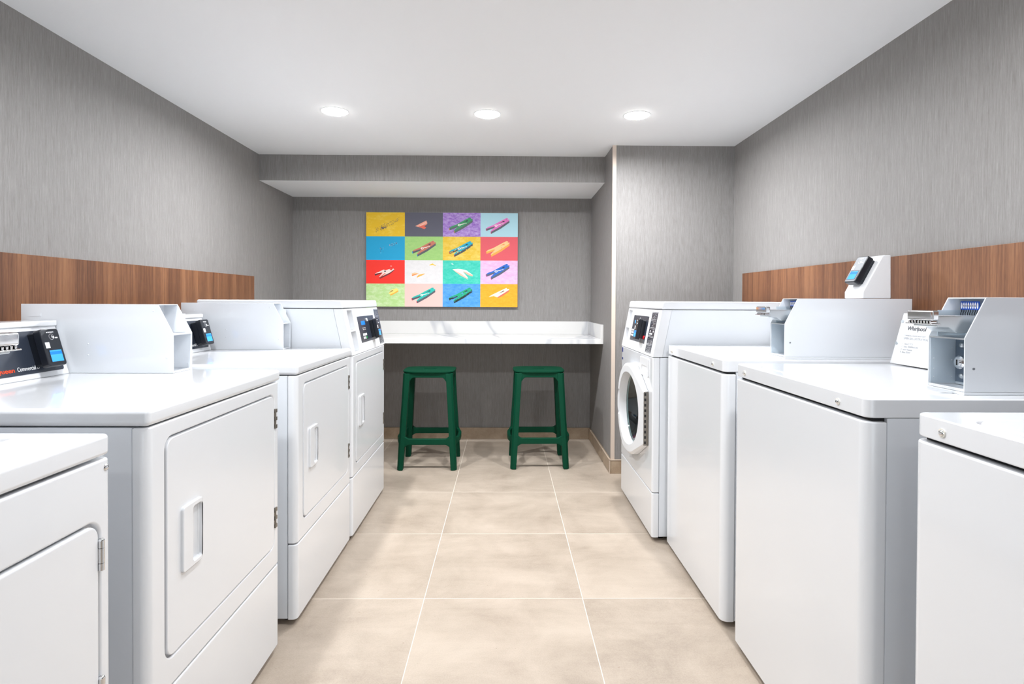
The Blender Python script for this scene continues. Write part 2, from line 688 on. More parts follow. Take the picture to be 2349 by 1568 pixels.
def console(t, wdt, dep, side, zb, v0, v1, ub0, ut0, zt, letter=True):
    """low slanted control console at the rear of a machine top"""
    pts = [(ub0, zb), (ut0, zt - 0.010), (ut0 - 0.003, zt - 0.004), (ut0 + 0.006, zt), (dep - 0.005, zt), (dep - 0.005, zb)]
    bm = new()
    a = [bm.verts.new((p[0], v0, p[1])) for p in pts]
    b = [bm.verts.new((p[0], v1, p[1])) for p in pts]
    bm.faces.new(a)
    bm.faces.new(b[::-1])
    for i in range(len(pts)):
        bm.faces.new((a[i], b[i], b[(i + 1) % len(pts)], a[(i + 1) % len(pts)]))
    bmesh.ops.recalc_face_normals(bm, faces=bm.faces)
    prism2(bm, [(ut0 - 0.007, zt - 0.016), (ut0 - 0.007, zt), (ut0 + 0.012, zt + 0.0005), (ut0 + 0.012, zt - 0.016)], v0, v1)
    return obj('control_console', bm, WHITE, t, 0.005, 3, side)


def slope_frame(side, ua, za, ub, zb, v):
    """frame on a slanted face that looks into the aisle. Returns origin, right, up, normal (local space of the root)"""
    O = Vector((side * ua, v, za))
    U = Vector((side * (ub - ua), 0, zb - za)).normalized()
    R = Vector((0, -1, 0)) if side == 1 else Vector((0, 1, 0))
    return O, R, U, R.cross(U)


def low_dryer(xf, y0, wdt, label, names=True):
    side, dep, zt = -1, 0.715, 0.905
    t = machine_root('dryer', xf, y0, label, 'dryer')
    dryer_body(t, wdt, dep, side, 0.8665, 0.283)
    top = new()
    bx(top, -0.003, dep, -0.001, wdt + 0.001, 0.869, zt)
    obj('top_panel', top, WHITE, t, 0.0105, 4, side)
    vc = wdt - 0.115
    c = console(t, wdt, dep, side, zt, 0.006, vc - 0.001, 0.581, 0.625, 1.064)
    O, R, U, N = slope_frame(side, 0.581, zt, 0.6225, 1.054, 0.0)
    bm = frame_box(new(), O, R, U, N, 0.03, vc - 0.018, 0.016, 0.137, -0.001, 0.0012, r=0.006)
    obj('control_panel', bm, NAVY, c, 0.0004, 1)
    # lettering ends where the card reader covers it
    text('Speed Queen', 0.0170, ORANGE, O + R * (vc - 0.185) + U * 0.0265 + N * 0.0013, R, U, c, 'brand_lettering', 'RIGHT', bold=0.00025, sx=1.25)
    text('Commercial D', 0.0165, PALE, O + R * (vc - 0.177) + U * 0.0268 + N * 0.0013, R, U, c, 'model_lettering', sx=0.74)
    return t


def tall_console(t, wdt, dep, side, u_top, zb, zt, zcap, notch_near):
    """full-depth control housing with slanted face; recesses, film, strip"""
    seam = 0.045
    back = new()
    ub, ut = seam, seam + u_top
    a = [(ub, zb), (ut, zt), (dep, zt), (dep, zb)]
    prism2(back, a, 0.004, wdt - 0.004)
    hb = obj('control_housing', back, WHITE2, t, 0.002, 2, side)
    face = new()
    prism2(face, [(0.0, zb), (u_top, zt), (u_top + seam - 0.001, zt), (seam - 0.001, zb)], 0.0, wdt)
    L = math.hypot(u_top, zt - zb)
    O, R, U, N = slope_frame(1, 0, zb, u_top, zt, 0.0)   # unmirrored space, mirrored by obj()
    R = Vector((0, 1, 0))
    N = Vector((-(zt - zb), 0, u_top)).normalized()
    cs = []
    if notch_near:
        va, vb = 0.060, 0.150
    else:
        va, vb = wdt - 0.105, wdt - 0.020
    for z0, z1 in ((0.012, 0.110), (0.118, 0.215)):
        c = new()
        frame_box(c, O, R, U, N, va, vb, z0, z1, -0.030, 0.02, r=0.006)
        cs.append(c)
    face = cut(face, *cs)
    obj('control_face', face, WHITE, t, 0.004, 3, side)
    cap = new()
    zc = zcap
    prism2(cap, [(u_top - 0.003, zt + 0.0025), (u_top + 0.004, zc), (dep, zc), (dep, zt + 0.0025)], 0.0, wdt)
    obj('top_panel', cap, WHITE, t, 0.009, 4, side)
    return hb, O, U, N


def prism2(bm, pts, v0, v1, mi=0):
    a = [bm.verts.new((p[0], v0, p[1])) for p in pts]
    b = [bm.verts.new((p[0], v1, p[1])) for p in pts]
    fs = [bm.faces.new(a), bm.faces.new(b[::-1])]
    for i in range(len(pts)):
        fs.append(bm.faces.new((a[i], b[i], b[(i + 1) % len(pts)], a[(i + 1) % len(pts)])))
    for f in fs:
        f.material_index = mi
    bmesh.ops.recalc_face_normals(bm, faces=fs)
    return bm


def side_panel_marks(bm, O, R, U, N, v0, v1, s0, s1, n, mi=0):
    """white rules and blocks printed on the tall instruction strip"""
    rnd = random.Random(n)
    H_ = (s1 - s0) / 5
    for q in range(5):
        a = s1 - q * H_
        frame_box(bm, O, R, U, N, v0 + 0.006, v1 - 0.006, a - 0.0035, a - 0.0025, 0.0012, 0.0016, mi)
        frame_box(bm, O, R, U, N, v0 + 0.006, v1 - 0.006, a - H_ + 0.0025, a - H_ + 0.0035, 0.0012, 0.0016, mi)
        big = q == 2
        for j in range(2 if big else 5):
            for i in range(4 if big else 5):
                if rnd.random() < 0.35:
                    continue
                w_ = (v1 - v0 - 0.03) / (4 if big else 5)
                h_ = (H_ - 0.014) / (2 if big else 5)
                x = v0 + 0.015 + i * w_
                y = a - 0.008 - (j + 1) * h_
                frame_box(bm, O, R, U, N, x, x + w_ * (0.7 if big else rnd.uniform(0.2, 0.5)), y + h_ * 0.2, y + h_ * (0.85 if big else 0.5), 0.0012, 0.0016, mi)
    return bm


def keypad(bm_white, bm_green, O, R, U, N, v0, v1, s0, s1, cols, rows, green):
    for j in range(rows):
        for i in range(cols):
            w_, h_ = (v1 - v0) / cols, (s1 - s0) / rows
            tgt = bm_green if (i, j) == green else bm_white
            frame_box(tgt, O, R, U, N, v0 + i * w_ + 0.15 * w_, v0 + (i + 0.82) * w_, s1 - (j + 0.85) * h_, s1 - (j + 0.15) * h_, 0.001, 0.0025, r=0.002)


def tall_dryer(xf, y0, wdt, label):
    side, dep = -1, 0.725
    t = machine_root('dryer', xf, y0, label, 'dryer')
    dryer_body(t, wdt, dep, side, 0.866, 0.295)
    hb, O, U, N = tall_console(t, wdt, dep, side, 0.046, 0.868, 1.086, 1.1275, True)
    R = Vector((0, 1, 0))
    cpb = frame_box(new(), O, R, U, N, 0.212, 0.560, 0.045, 0.180, -0.001, 0.001, r=0.002)
    bz = frame_box(new(), O, R, U, N, 0.204, 0.568, 0.037, 0.188, -0.001, 0.0004, r=0.003)
    obj('panel_bezel', bz, PLAST, hb, 0.0003, 1, side)
    obj('lcd_window', frame_box(new(), O, R, U, N, 0.272, 0.350, 0.134, 0.155, 0.0008, 0.0014), SCREEN_D, hb, side=side)
    kw, kg = new(), new()
    keypad(kw, kg, O, R, U, N, 0.262, 0.345, 0.058, 0.092, 3, 2, (2, 1))
    obj('keypad', kw, PALE, hb, side=side)
    tag(obj('start_key', kg, KGREEN, hb, side=side), 'green key')
    mk = cpb
    for i in range(6):
        frame_box(mk, O, R, U, N, 0.285 + 0.022 * (i % 3), 0.293 + 0.022 * (i % 3), 0.108 + 0.008 * (i // 3), 0.112 + 0.008 * (i // 3), 0.001, 0.0014, 1)
    frame_box(mk, O, R, U, N, 0.385, 0.400, 0.150, 0.166, 0.001, 0.006, 1, r=0.006)
    obj('control_panel', mk, [NAVY, PALE], hb, side=side)
    st = frame_box(new(), O, R, U, N, 0.605, 0.705, 0.012, 0.212, -0.001, 0.001)
    sp = obj('instruction_strip', st, NAVY, hb, 0.0003, 1, side)
    obj('strip_print', side_panel_marks(new(), O, R, U, N, 0.605, 0.705, 0.012, 0.212, 3), PALE, hb, side=side)
    return t


def old_dryer(xf, y0, wdt, label):
    """plainer dryer nearest the camera: thinner top, screw in the corner, chrome pin hinges"""
    side, dep = -1, 0.73
    t = machine_root('dryer', xf, y0, label, 'dryer')
    cab = box(0.03, dep, 0.003, wdt - 0.003, 0.02, 0.850)
    obj('cabinet', cab, WHITE2, t, 0.003, 2, side)
    fr = rounded_front(0.029, wdt, 0.02, 0.850, 0.012)
    pk = prism(new(), rrect(0.045, wdt - 0.028, 0.20, 0.748, 0.028, 8), 0, -0.02, 0.012)
    fr = cut(fr, pk)
    obj('front_panel', fr, WHITE, t, 0.005, 3, side)
    d = obj('door', prism(new(), rrect(0.050, wdt - 0.034, 0.205, 0.7435, 0.024, 8), 0, -0.0025, 0.0115), WHITE, t, 0.0045, 3, side)
    for a, b in ((0.661, 0.717), (0.422, 0.478)):
        bm = new()
        v = wdt - 0.031
        h = b - a
        cyl(bm, (-0.004, v, a), 2, 0.0052, h * 0.22, 14)
        cyl(bm, (-0.004, v, a + h * 0.235), 2, 0.0052, h * 0.45, 14)
        cyl(bm, (-0.004, v, a + h * 0.70), 2, 0.0052, h * 0.22, 14)
        dome(bm, (-0.004, v, a + h * 0.92), 2, 1, 0.005, 0.004, 12, 3)
        bx(bm, -0.002, 0.010, v - 0.012, v, a + h * 0.235, a + h * 0.68)
        bx(bm, -0.002, 0.010, v, v + 0.004, a, a + h * 0.92)
        tag(obj('hinge', bm, CHROME, d, side=side), 'chrome pin hinge')
    obj('handle', dryer_handle(0.10, 0.18, 0.42, 0.56), WHITE, d, 0.0028, 3, side)
    bm = dome(new(), (0.0005, wdt - 0.013, 0.834), 0, -1, 0.0062, 0.0038, 16, 3)
    tag(obj('screw', bm, CHROME, t, side=side), 'chrome screw')
    bm = box(-0.002, dep, 0.004, wdt - 0.005, 0.855, 0.893)
    obj('top_panel', bm, WHITE, t, 0.008, 4, side)
    c = console(t, wdt, dep, side, 0.893, 0.006, wdt - 0.13, 0.60, 0.635, 1.045)
    feet(t, wdt, side, dep)
    return t


def washer_top(xf, y0, wdt, label, worn=False):
    side, dep, zt = 1, 0.70, 0.9265
    t = machine_root('washing_machine', xf, y0, label, 'washing machine')
    obj('cabinet', box(0.046, dep, 0.003, wdt - 0.003, 0.022, 0.886), WHITE2, t, 0.002, 2, side)
    obj('front_panel', rounded_front(0.045, wdt, 0.02, 0.8785, 0.026, 8), WHITE, t, 0.004, 3, side)
    obj('gap_shade', box(0.02, dep - 0.01, 0.012, wdt - 0.012, 0.8775, 0.8885), DARK, t, side=side)  # dark filler standing in for the shade in the slit below the top
    pts = []
    # top panel: plan outline with rounded corners
    r = 0.020
    out = rrect(0.002, dep + 0.01, 0.001, wdt - 0.004, r, 6)
    top = prism(new(), out, 2, 0.8865, zt)
    g0 = prism(new(), rrect(0.038, 0.48, 0.080, wdt - 0.080, 0.035, 8), 2, zt - 0.006, zt + 0.02)
    top = cut(top, g0)
    tp = obj('top_panel', top, WHITE, t, 0.0065, 4, side)
    lid = prism(new(), rrect(0.0425, 0.4755, 0.0845, wdt - 0.0845, 0.031, 8), 2, zt - 0.0055, zt + 0.0015)
    obj('lid', lid, WHITE, t, 0.004, 3, side)
    for v in (0.105, wdt - 0.072):
        bm = cyl(new(), (0.002, v, 0.9035), 0, 0.0078, -0.0020, 18)
        tag(obj('washer_ring', bm, PAD, tp, side=side), 'off white ring round the screw')
        bm = dome(new(), (0.000, v, 0.9035), 0, -1, 0.0056, 0.0035, 16, 3)
        cyl(bm, (-0.0032, v, 0.9035), 0, 0.0016, -0.0006, 6)
        tag(obj('screw', bm, CHROME, tp, side=side), 'chrome screw')
    # slanted console plate behind, facing the aisle
    va = 0.172
    pts = [(0.513, zt + 0.003), (0.556, 1.090), (0.575, 1.095), (dep, 1.095), (dep, zt + 0.003)]
    c = obj('control_console', prism2(new(), pts, va, wdt - 0.006), WHITE, t, 0.003, 2, side)
    pts = [(0.5115, zt + 0.004), (0.5555, 1.093), (0.5575, 1.093), (0.5145, zt + 0.004)]
    obj('instruction_plate', prism2(new(), pts, va + 0.002, wdt - 0.004), PLAST, c, 0.0006, 1, side)
    O, R, U, N = slope_frame(side, 0.513, zt + 0.003, 0.556, 1.090, 0.0)
    E_ = -(wdt - 0.006)          # far end along R

    def at(v, s):
        return O + R * (-v if side == 1 else v) + U * s + N * 0.0022
    k = wdt / 0.68
    text('Whirlpool', 0.0205, INK, at(0.641, 0.1135), R, U, c, 'brand_lettering', sx=0.95)
    # swoosh ring round the name
    sw = new()
    n = 40
    for i in range(n - 6):
        t0, t1 = 0.6 + i / n * 2 * math.pi, 0.6 + (i + 1) / n * 2 * math.pi
        vs = []
        for tt, e in ((t0, 0), (t1, 0), (t1, 0.0012), (t0, 0.0012)):
            a_, b_ = 0.017 + e, 0.0135 + e
            x = a_ * math.cos(tt) * 0.6 + b_ * math.sin(tt) * 0.5
            y = b_ * math.sin(tt) * 0.9
            vs.append(sw.verts.new(at(0.592, 0.117) + R * x + U * y))
        sw.faces.new(vs)
    obj('brand_ring', sw, INKG, c)
    text('COMMERCIAL WASHER HEAVY DUTY', 0.0068, INKG, at(0.648, 0.094), R, U, c, 'plate_lettering', sx=0.82)
    text('OPERATING INSTRUCTIONS', 0.0108, INKG, at(0.648, 0.083), R, U, c, 'plate_lettering', sx=0.80)
    for i, s_ in enumerate(('1   Select CYCLE', '2   Select TEMPERATURE', '3   Insert Payment', '4   Press START')):
        text(s_, 0.0086, INKG, at(0.646, 0.066 - 0.0092 * i), R, U, c, 'plate_lettering', sx=0.8)
    for s_ in (0.142, 0.068):
        p = at(wdt - 0.011, s_)
        bm = new()
        q = 14
        for rr, off in ((0.005, 0.0),):
            frame_box(bm, p, R, U, N, -rr, rr, -rr, rr, -0.001, 0.0022, r=rr * 0.99)
        frame_box(bm, p, R, U, N, -0.0005, 0.0005, -0.0032, 0.0032, 0.002, 0.0024)
        tag(obj('screw', bm, ALU, c), 'grey slotted screw')
    feet(t, wdt, side, dep)
    return t


def front_loader(xf, y0, wdt, label):
    side, dep = 1, 0.745
    t = machine_root('washing_machine', xf, y0, label, 'washing machine')
    cab = box(0.034, dep, 0.004, wdt - 0.004, 0.022, 0.864)
    n1 = new()
    bx(n1, 0.075, 0.19, -0.01, 0.03, 0.0, 0.052)
    cab = cut(cab, n1)
    obj('cabinet', cab, WHITE2, t, 0.003, 2, side)
    cv, cz, ro = 0.348, 0.565, 0.237
    ri = 0.192
    hole = cyl(new(), (-0.05, cv, cz), 0, ri + 0.004, 0.2, 56)
    fr = cut(rounded_front(0.033, wdt, 0.232, 0.864, 0.012), hole)
    obj('front_panel', fr, WHITE, t, 0.004, 3, side)
    obj('lower_panel', rounded_front(0.033, wdt, 0.02, 0.228, 0.012), WHITE, t, 0.004, 3, side)
    # dark drum behind the door
    dr = new()
    n = 48
    rows = []
    for r, u in ((ri, 0.0), (ri - 0.005, 0.10), (ri - 0.02, 0.34), (0.05, 0.36)):
        rows.append([dr.verts.new((u, cv + r * math.cos(2 * math.pi * i / n), cz + r * math.sin(2 * math.pi * i / n))) for i in range(n)])
    for j in range(len(rows) - 1):
        for i in range(n):
            dr.faces.new((rows[j][i], rows[j][(i + 1) % n], rows[j + 1][(i + 1) % n], rows[j + 1][i]))
    dr.faces.new(rows[-1])
    bmesh.ops.recalc_face_normals(dr, faces=dr.faces)
    # the drum shell needs a cut in the cabinet: cabinet box is solid, so the drum sits in front of a dark liner
    cabo = [c for c in t.children if c.name.startswith('cabinet')][0]
    bmc = new()
    bmc.from_mesh(cabo.data)
    bmc = cut(bmc, cyl(new(), (-0.05, cv, cz), 0, ri + 0.006, 0.45, 56))
    for f in bmc.faces:
        f.smooth = True
    bmc.to_mesh(cabo.data)
    bmc.free()
    obj('drum', dr, DRUM, t, side=side)
    # door: ring with a straight hinge edge, tapering outline
    dpt = 0.024

    def bulge(b_):
        for q in b_.verts:
            if q.co.x < -0.006:
                q.co.x -= 0.026 * max(0.0, min(1.0, (q.co.y - 0.09) / 0.33))
        return b_

    def outline(k, hz, hv, flat):
        pts = []
        a0 = math.radians(117)
        m = 44
        for i in range(m + 1):
            a = -a0 + 2 * a0 * i / m
            pts.append((cv + k * math.cos(a), cz + k * math.sin(a)))
        pts.append((hv, cz + hz))
        pts.append((hv, cz - hz))
        return pts
    oo = outline(ro, 0.131, 0.0765, True)
    oi = outline(ro - 0.012, 0.124, 0.078, True)
    bm = new()
    A = [bm.verts.new((-0.002, p[0], p[1])) for p in oo]
    B = [bm.verts.new((-dpt + 0.010, p[0] + 0.0, p[1])) for p in oo]
    C = [bm.verts.new((-dpt, p[0], p[1])) for p in oi]
    k = len(oo)
    for a, b in ((A, B), (B, C)):
        for i in range(k):
            bm.faces.new((a[i], a[(i + 1) % k], b[(i + 1) % k], b[i]))
    bm.faces.new(A[::-1])
    bm.faces.new(C)
    bmesh.ops.recalc_face_normals(bm, faces=bm.faces)
    c1 = cyl(new(), (-0.1, cv, cz), 0, ri - 0.002, 0.2, 64)
    # a finger pocket for the latch on the far side of the ring
    c2 = prism(new(), rrect(cv + 0.150, cv + 0.222, cz - 0.070, cz + 0.070, 0.010, 4), 0, -0.09, -0.010)
    bm = cut(bm, c1, c2)
    d = obj('door', bulge(bm), PLAST, t, 0.004, 3, side, ang=28)
    # conical white liner inside the ring
    ln = new()
    n = 64
    prof = ((ri - 0.003, -dpt + 0.004), (ri - 0.012, -0.003), (ri - 0.012, 0.001), (ri - 0.003, -0.001))
    rows = [[ln.verts.new((u, cv + r * math.cos(2 * math.pi * i / n), cz + r * math.sin(2 * math.pi * i / n))) for i in range(n)] for r, u in prof]
    for j in range(len(prof)):
        for i in range(n):
            q = (j + 1) % len(prof)
            ln.faces.new((rows[j][i], rows[j][(i + 1) % n], rows[q][(i + 1) % n], rows[q][i]))
    bmesh.ops.recalc_face_normals(ln, faces=ln.faces)
    obj('inner_ring', bulge(ln), PLAST, d, side=side)
    # bowl glass
    gl = new()
    rows = []
    prof = ((0.181, -0.006), (0.164, 0.020), (0.125, 0.055), (0.07, 0.075), (0.0, 0.080))
    for inner in (0, 1):
        for r, u in (prof if not inner else prof[::-1]):
            r_ = max(0.001, r - (0.004 if inner else 0))
            rows.append([gl.verts.new((u - (0.004 if inner else 0), cv + r_ * math.cos(2 * math.pi * i / n), cz + r_ * math.sin(2 * math.pi * i / n))) for i in range(n)])
    for j in range(len(rows)):
        for i in range(n):
            q = (j + 1) % len(rows)
            gl.faces.new((rows[j][i], rows[j][(i + 1) % n], rows[q][(i + 1) % n], rows[q][i]))
    bmesh.ops.recalc_face_normals(gl, faces=gl.faces)
    tag(obj('door_glass', gl, GLASS, d, side=side), 'clear bowl shaped door glass')
    # piano hinge
    hb = new()
    z0, z1 = cz - 0.130, cz + 0.128
    bx(hb, -dpt + 0.001, -0.0005, 0.0725, 0.0765, z0, z1)
    m = 10
    for i in range(m):
        a = z0 + (z1 - z0) * (i + 0.28) / m
        bx(hb, -dpt + 0.004, -0.012, 0.0705, 0.0732, a, a + (z1 - z0) / m * 0.5, 1)
    cyl(hb, (-0.005, 0.0725, z0), 2, 0.003, z1 - z0, 10)
    tag(obj('hinge', hb, [HINGE, DARK], d, side=side), 'long dark nickel piano hinge with square slots')
    # dispenser hatch above the hinge
    bm = prism(new(), rrect(0.070, 0.232, 0.762, 0.852, 0.008, 5), 0, -0.006, 0.002)
    c1 = prism(new(), rrect(0.088, 0.20, 0.778, 0.812, 0.010, 5), 0, -0.02, -0.001)
    bm = cut(bm, c1)
    obj('dispenser_hatch', bm, PLAST, t, 0.003, 3, side)
    for za, zb_, w_ in ((0.832, 0.858, 0.020), (0.788, 0.800, 0.020)):
        bm = box(-0.0012, 0.001, wdt - 0.045, wdt - 0.045 + w_ * 1.3, za, zb_)
        tag(obj('sticker', bm, mat('dark_blue_sticker', rgb(40, 50, 120), 0.5), t, side=side), 'small dark blue sticker')
    hb_, O, U, N = tall_console(t, wdt, dep, side, 0.043, 0.867, 1.088, 1.1285, False)
    R = Vector((0, 1, 0))
    v = lambda y: y - 2.65 - 0.062          # measured on the face, shifted to this cabinet
    cpb = frame_box(new(), O, R, U, N, 0.205, 0.535, 0.048, 0.188, -0.001, 0.001, r=0.002)
    bz = frame_box(new(), O, R, U, N, 0.197, 0.543, 0.040, 0.196, -0.001, 0.0004, r=0.003)
    obj('panel_bezel', bz, PLAST, hb_, 0.0003, 1, side)
    obj('lcd_window', frame_box(new(), O, R, U, N, 0.430, 0.490, 0.142, 0.160, 0.0008, 0.0014), SCREEN, hb_, side=side)
    kw, kg = new(), new()
    keypad(kw, kg, O, R, U, N, 0.440, 0.525, 0.070, 0.112, 3, 3, (9, 9))
    obj('keypad', kw, PALE, hb_, side=side)
    kg.free()
    rb = frame_box(new(), O, R, U, N, 0.222, 0.246, 0.070, 0.088, 0.0008, 0.004, r=0.008)
    tag(obj('stop_button', rb, RED, hb_, side=side), 'red round button')
    mk = cpb
    for i in range(5):
        frame_box(mk, O, R, U, N, 0.395 - 0.004 * i, 0.402 - 0.004 * i + 0.01 * (i % 2), 0.140 + 0.008 * i, 0.145 + 0.008 * i, 0.001, 0.0014, 1)
    obj('control_panel', mk, [NAVY, PALE], hb_, side=side)
    st = frame_box(new(), O, R, U, N, 0.056, 0.160, 0.012, 0.212, -0.001, 0.001)
    obj('instruction_strip', st, NAVY, hb_, 0.0003, 1, side)
    obj('strip_print', side_panel_marks(new(), O, R, U, N, 0.056, 0.160, 0.012, 0.212, 8), PALE, hb_, side=side)
    feet(t, wdt, side, dep)
    return t


# left row of dryers, from near to far
old_dryer(-0.700, 0.340, 0.680, 'white dryer nearest the camera at lower left, its door cut off by the picture edge')
low_dryer(-0.726, 1.165, 0.678, 'white dryer with the black Commercial console, largest one on the left')
low_dryer(-0.715, 1.968, 0.682, 'white dryer with black console standing between the large left dryer and the tall console dryer')
tall_dryer(-0.710, 2.664, 0.708, 'white dryer with a tall front control console, farthest of the left row beside the stools')
# right row of washers, from near to far
washer_top(0.757, 0.365, 0.683, 'white top-loading washer nearest the camera at lower right, showing only its front and lid corner')
washer_top(0.757, 1.180, 0.683, 'white top-loading washer with the Whirlpool instruction plate, largest on the right')
washer_top(0.752, 1.948, 0.683, 'white top-loading washer next to the front loader, under the blue-screened reader stand')
front_loader(0.692, 2.652, 0.712, 'white front-loading washer with round glass door, farthest of the right row')


# ================================================================== COIN BOXES
def coin_box(side, xf, y0, zb, wdt, label, slide=False, inner=0.086):
    t = thing('coin_box', (xf, y0, zb), label, 'coin box')
    hm, ht, uc, dep, th = 0.118, 0.2075, 0.046, 0.455, 0.0026
    prof = [(0, 0.0), (0, hm), (uc, ht), (dep, ht), (dep, 0.0)]
    bm = new()
    prism2(bm, prof, 0, th)
    prism2(bm, prof, wdt - th, wdt)
    bx(bm, uc, dep, th, wdt - th, ht - th, ht)
    bx(bm, dep - th, dep, th, wdt - th, 0.003, ht - th)
    bx(bm, 0.0, dep, th, wdt - th, 0.0, 0.003)
    bx(bm, 0.0, 0.010, th, wdt - th, 0.003, 0.006)
    cas = obj('casing', bm, WHITE2, t, 0.0006, 1, side, flat=True)
    # shelf and inner walls, zinc plated
    bm = new()
    bx(bm, 0.001, inner, th, wdt - th, hm - 0.004, hm - 0.0005)
    obj('shelf', bm, WHITE2 if not slide else ALU, t, side=side)
    bm = new()
    bx(bm, inner, inner + 0.002, th, wdt - th, hm, ht - th)
    bx(bm, inner * 0.75, inner * 0.75 + 0.002, th, wdt - th, 0.004, hm - 0.004)
    bx(bm, 0.004, inner, wdt - th - 0.0012, wdt - th, 0.006, hm - 0.006)
    bx(bm, 0.020, inner, wdt - th - 0.0012, wdt - th, hm + 0.001, hm + 0.06)
    obj('inner_wall', bm, STEEL if side == 1 else WHITE2, t, side=side)
    # spot-weld dimples on the outer side that faces the camera, and inside
    bm = new()
    for u, z in ((0.118, 0.088), (0.118, 0.054)) if side == -1 else ():
        u = 0.255 if u == 0.118 else u
        dome(bm, (u, 0, z), 1, -1, 0.0028, 0.0014, 10, 2)
    if side == -1:
        dome(bm, (0.060, 0, 0.188), 1, -1, 0.0028, 0.0014, 10, 2)
        dome(bm, (0.020, 0, 0.046), 1, -1, 0.0028, 0.0014, 10, 2)
        prism2r = [(0.395, 0.170), (0.432, 0.170), (0.432, 0.181), (0.395, 0.181)]
        prism2(bm, prism2r, -0.0008, 0.0004)
    for z in (0.020, 0.040, 0.064, 0.088):
        dome(bm, (0.012, wdt - th - 0.0012, z), 1, -1, 0.0012, 0.0008, 8, 2)
    for z in (0.020, 0.06, 0.088):
        dome(bm, (0.055, wdt - th - 0.0012, z), 1, -1, 0.0012, 0.0008, 8, 2)
    obj('weld_dimples', bm, WHITE2, cas, side=side)
    if side == 1:
        bm = cyl(new(), (0.020, 0.0002, 0.051), 1, 0.0028, -0.0012, 12)
        tag(obj('rivet', bm, GREY, cas, side=side), 'dark grey rivet')
        obj('base_plate', box(-0.001, dep, -0.001, wdt + 0.002, -0.007, -0.0005), WHITE2, t, 0.0008, 1, side)
    if not slide:
        N0 = Vector((1, 0, 0)) if side == -1 else Vector((-1, 0, 0))
        R = Vector((0, 1, 0)) if side == -1 else Vector((0, -1, 0))
        text('25', 0.012, GREY, Vector((side * (inner - 0.0006), 0.045 if side == -1 else 0.06, 0.178)), R, (0, 0, 1), t, 'stamped_number')
        return t
    # coin slide
    bm = new()
    v0, v1 = 0.020, wdt - 0.014
    prism2(bm, [(-0.046, 0.141), (-0.046, 0.166), (0.05, 0.166), (0.05, 0.128), (-0.002, 0.128), (-0.020, 0.140)], v0, v1)
    sl = obj('coin_slide', bm, ALU, t, 0.002, 2, side)
    bm = new()
    bx(bm, -0.060, -0.043, v0 - 0.003, v1 + 0.003, 0.1548, 0.178)
    hd = obj('slide_handle', bm, CHROME, sl, 0.004, 3, side)
    bm = new()
    for i in range(8):
        a = v0 + (v1 - v0) * (i + 0.2) / 8
        bx(bm, -0.0595, -0.042, a, a + (v1 - v0) / 8 * 0.6, 0.149, 0.1545)
    bx(bm, -0.0615, -0.042, v0 - 0.004, v1 + 0.005, 0.1465, 0.1490)
    obj('slide_teeth', bm, CHROME, sl, 0.0006, 1, side)
    bm = box(-0.042, 0.052, v0 + 0.010, v1 - 0.010, 0.1662, 0.1675)
    obj('slide_tray', bm, CHROME, sl, side=side)
    # price label with eight ovals and zigzag coin guides
    ul = 0.068
    lb = obj('price_label', box(ul, ul + 0.0015, 0.044, wdt - 0.011, 0.179, 0.199), BLUE, t, side=side)
    bm = new()
    g = new()
    n = 8
    for i in range(n):
        c = wdt - 0.012 - (wdt - 0.057) * (i + 0.5) / n
        k = 14
        vs = [bm.verts.new((ul - 0.0006, c + 0.0023 * math.cos(2 * math.pi * q / k), 0.189 + 0.0075 * math.sin(2 * math.pi * q / k))) for q in range(k)]
        bm.faces.new(vs)
        z = 0.180
        y = c
        for dy, dz in ((0, -0.004), (0.004, -0.008), (0.004, -0.012)):
            pass
        bx(g, ul - 0.001, ul, c - 0.0008, c + 0.0008, 0.1745, 0.180)
        prism(g, [(c - 0.0008, 0.1755), (c + 0.0008, 0.1755), (c + 0.0034, 0.1715), (c + 0.0018, 0.1715)], 0, ul - 0.001, ul)
        bx(g, ul - 0.001, ul, c + 0.0018, c + 0.0034, 0.1672, 0.1718)
    bmesh.ops.recalc_face_normals(bm, faces=bm.faces)
    obj('label_ovals', bm, PALE, lb, side=side)
    obj('coin_guides', g, INK, lb, side=side)
    R = Vector((0, -1, 0)) if side == 1 else Vector((0, 1, 0))
    for i in range(1, 7):
        c = wdt - 0.012 - (wdt - 0.057) * (i + 0.5) / n
        text('25', 0.0042, INK, Vector((side * (ul - 0.0010), c, 0.1868)), R, (0, 0, 1), lb, 'label_number', 'CENTER', ext=0.0001, sx=0.9)
    # lock and bolts
    bm = new()
    uw = inner * 0.75
    cyl(bm, (uw, 0.068, 0.058), 0, 0.0155, -0.022, 28)
    cyl(bm, (uw - 0.022, 0.068, 0.058), 0, 0.0155, -0.003, 28, 0.0120)
    cyl(bm, (uw - 0.0245, 0.068, 0.058), 0, 0.0075, -0.003, 20)
    lk = obj('lock', bm, CHROME, t, side=side)
    obj('lock_plate', box(uw - 0.0012, uw + 0.001, 0.05, wdt - 0.004, 0.010, 0.112), mat('slate_grey_steel', rgb(108, 122, 138), 0.4, 0.3), t, side=side)
    obj('keyhole', box(uw - 0.0282, uw - 0.0270, 0.0665, 0.0695, 0.0515, 0.0645), DARK, lk, side=side)
    for z in (0.096, 0.024):
        bm = dome(new(), (uw - 0.001, 0.086, z), 0, -1, 0.0068, 0.005, 16, 4)
        obj('bolt', bm, ALU, t, side=side)
    return t


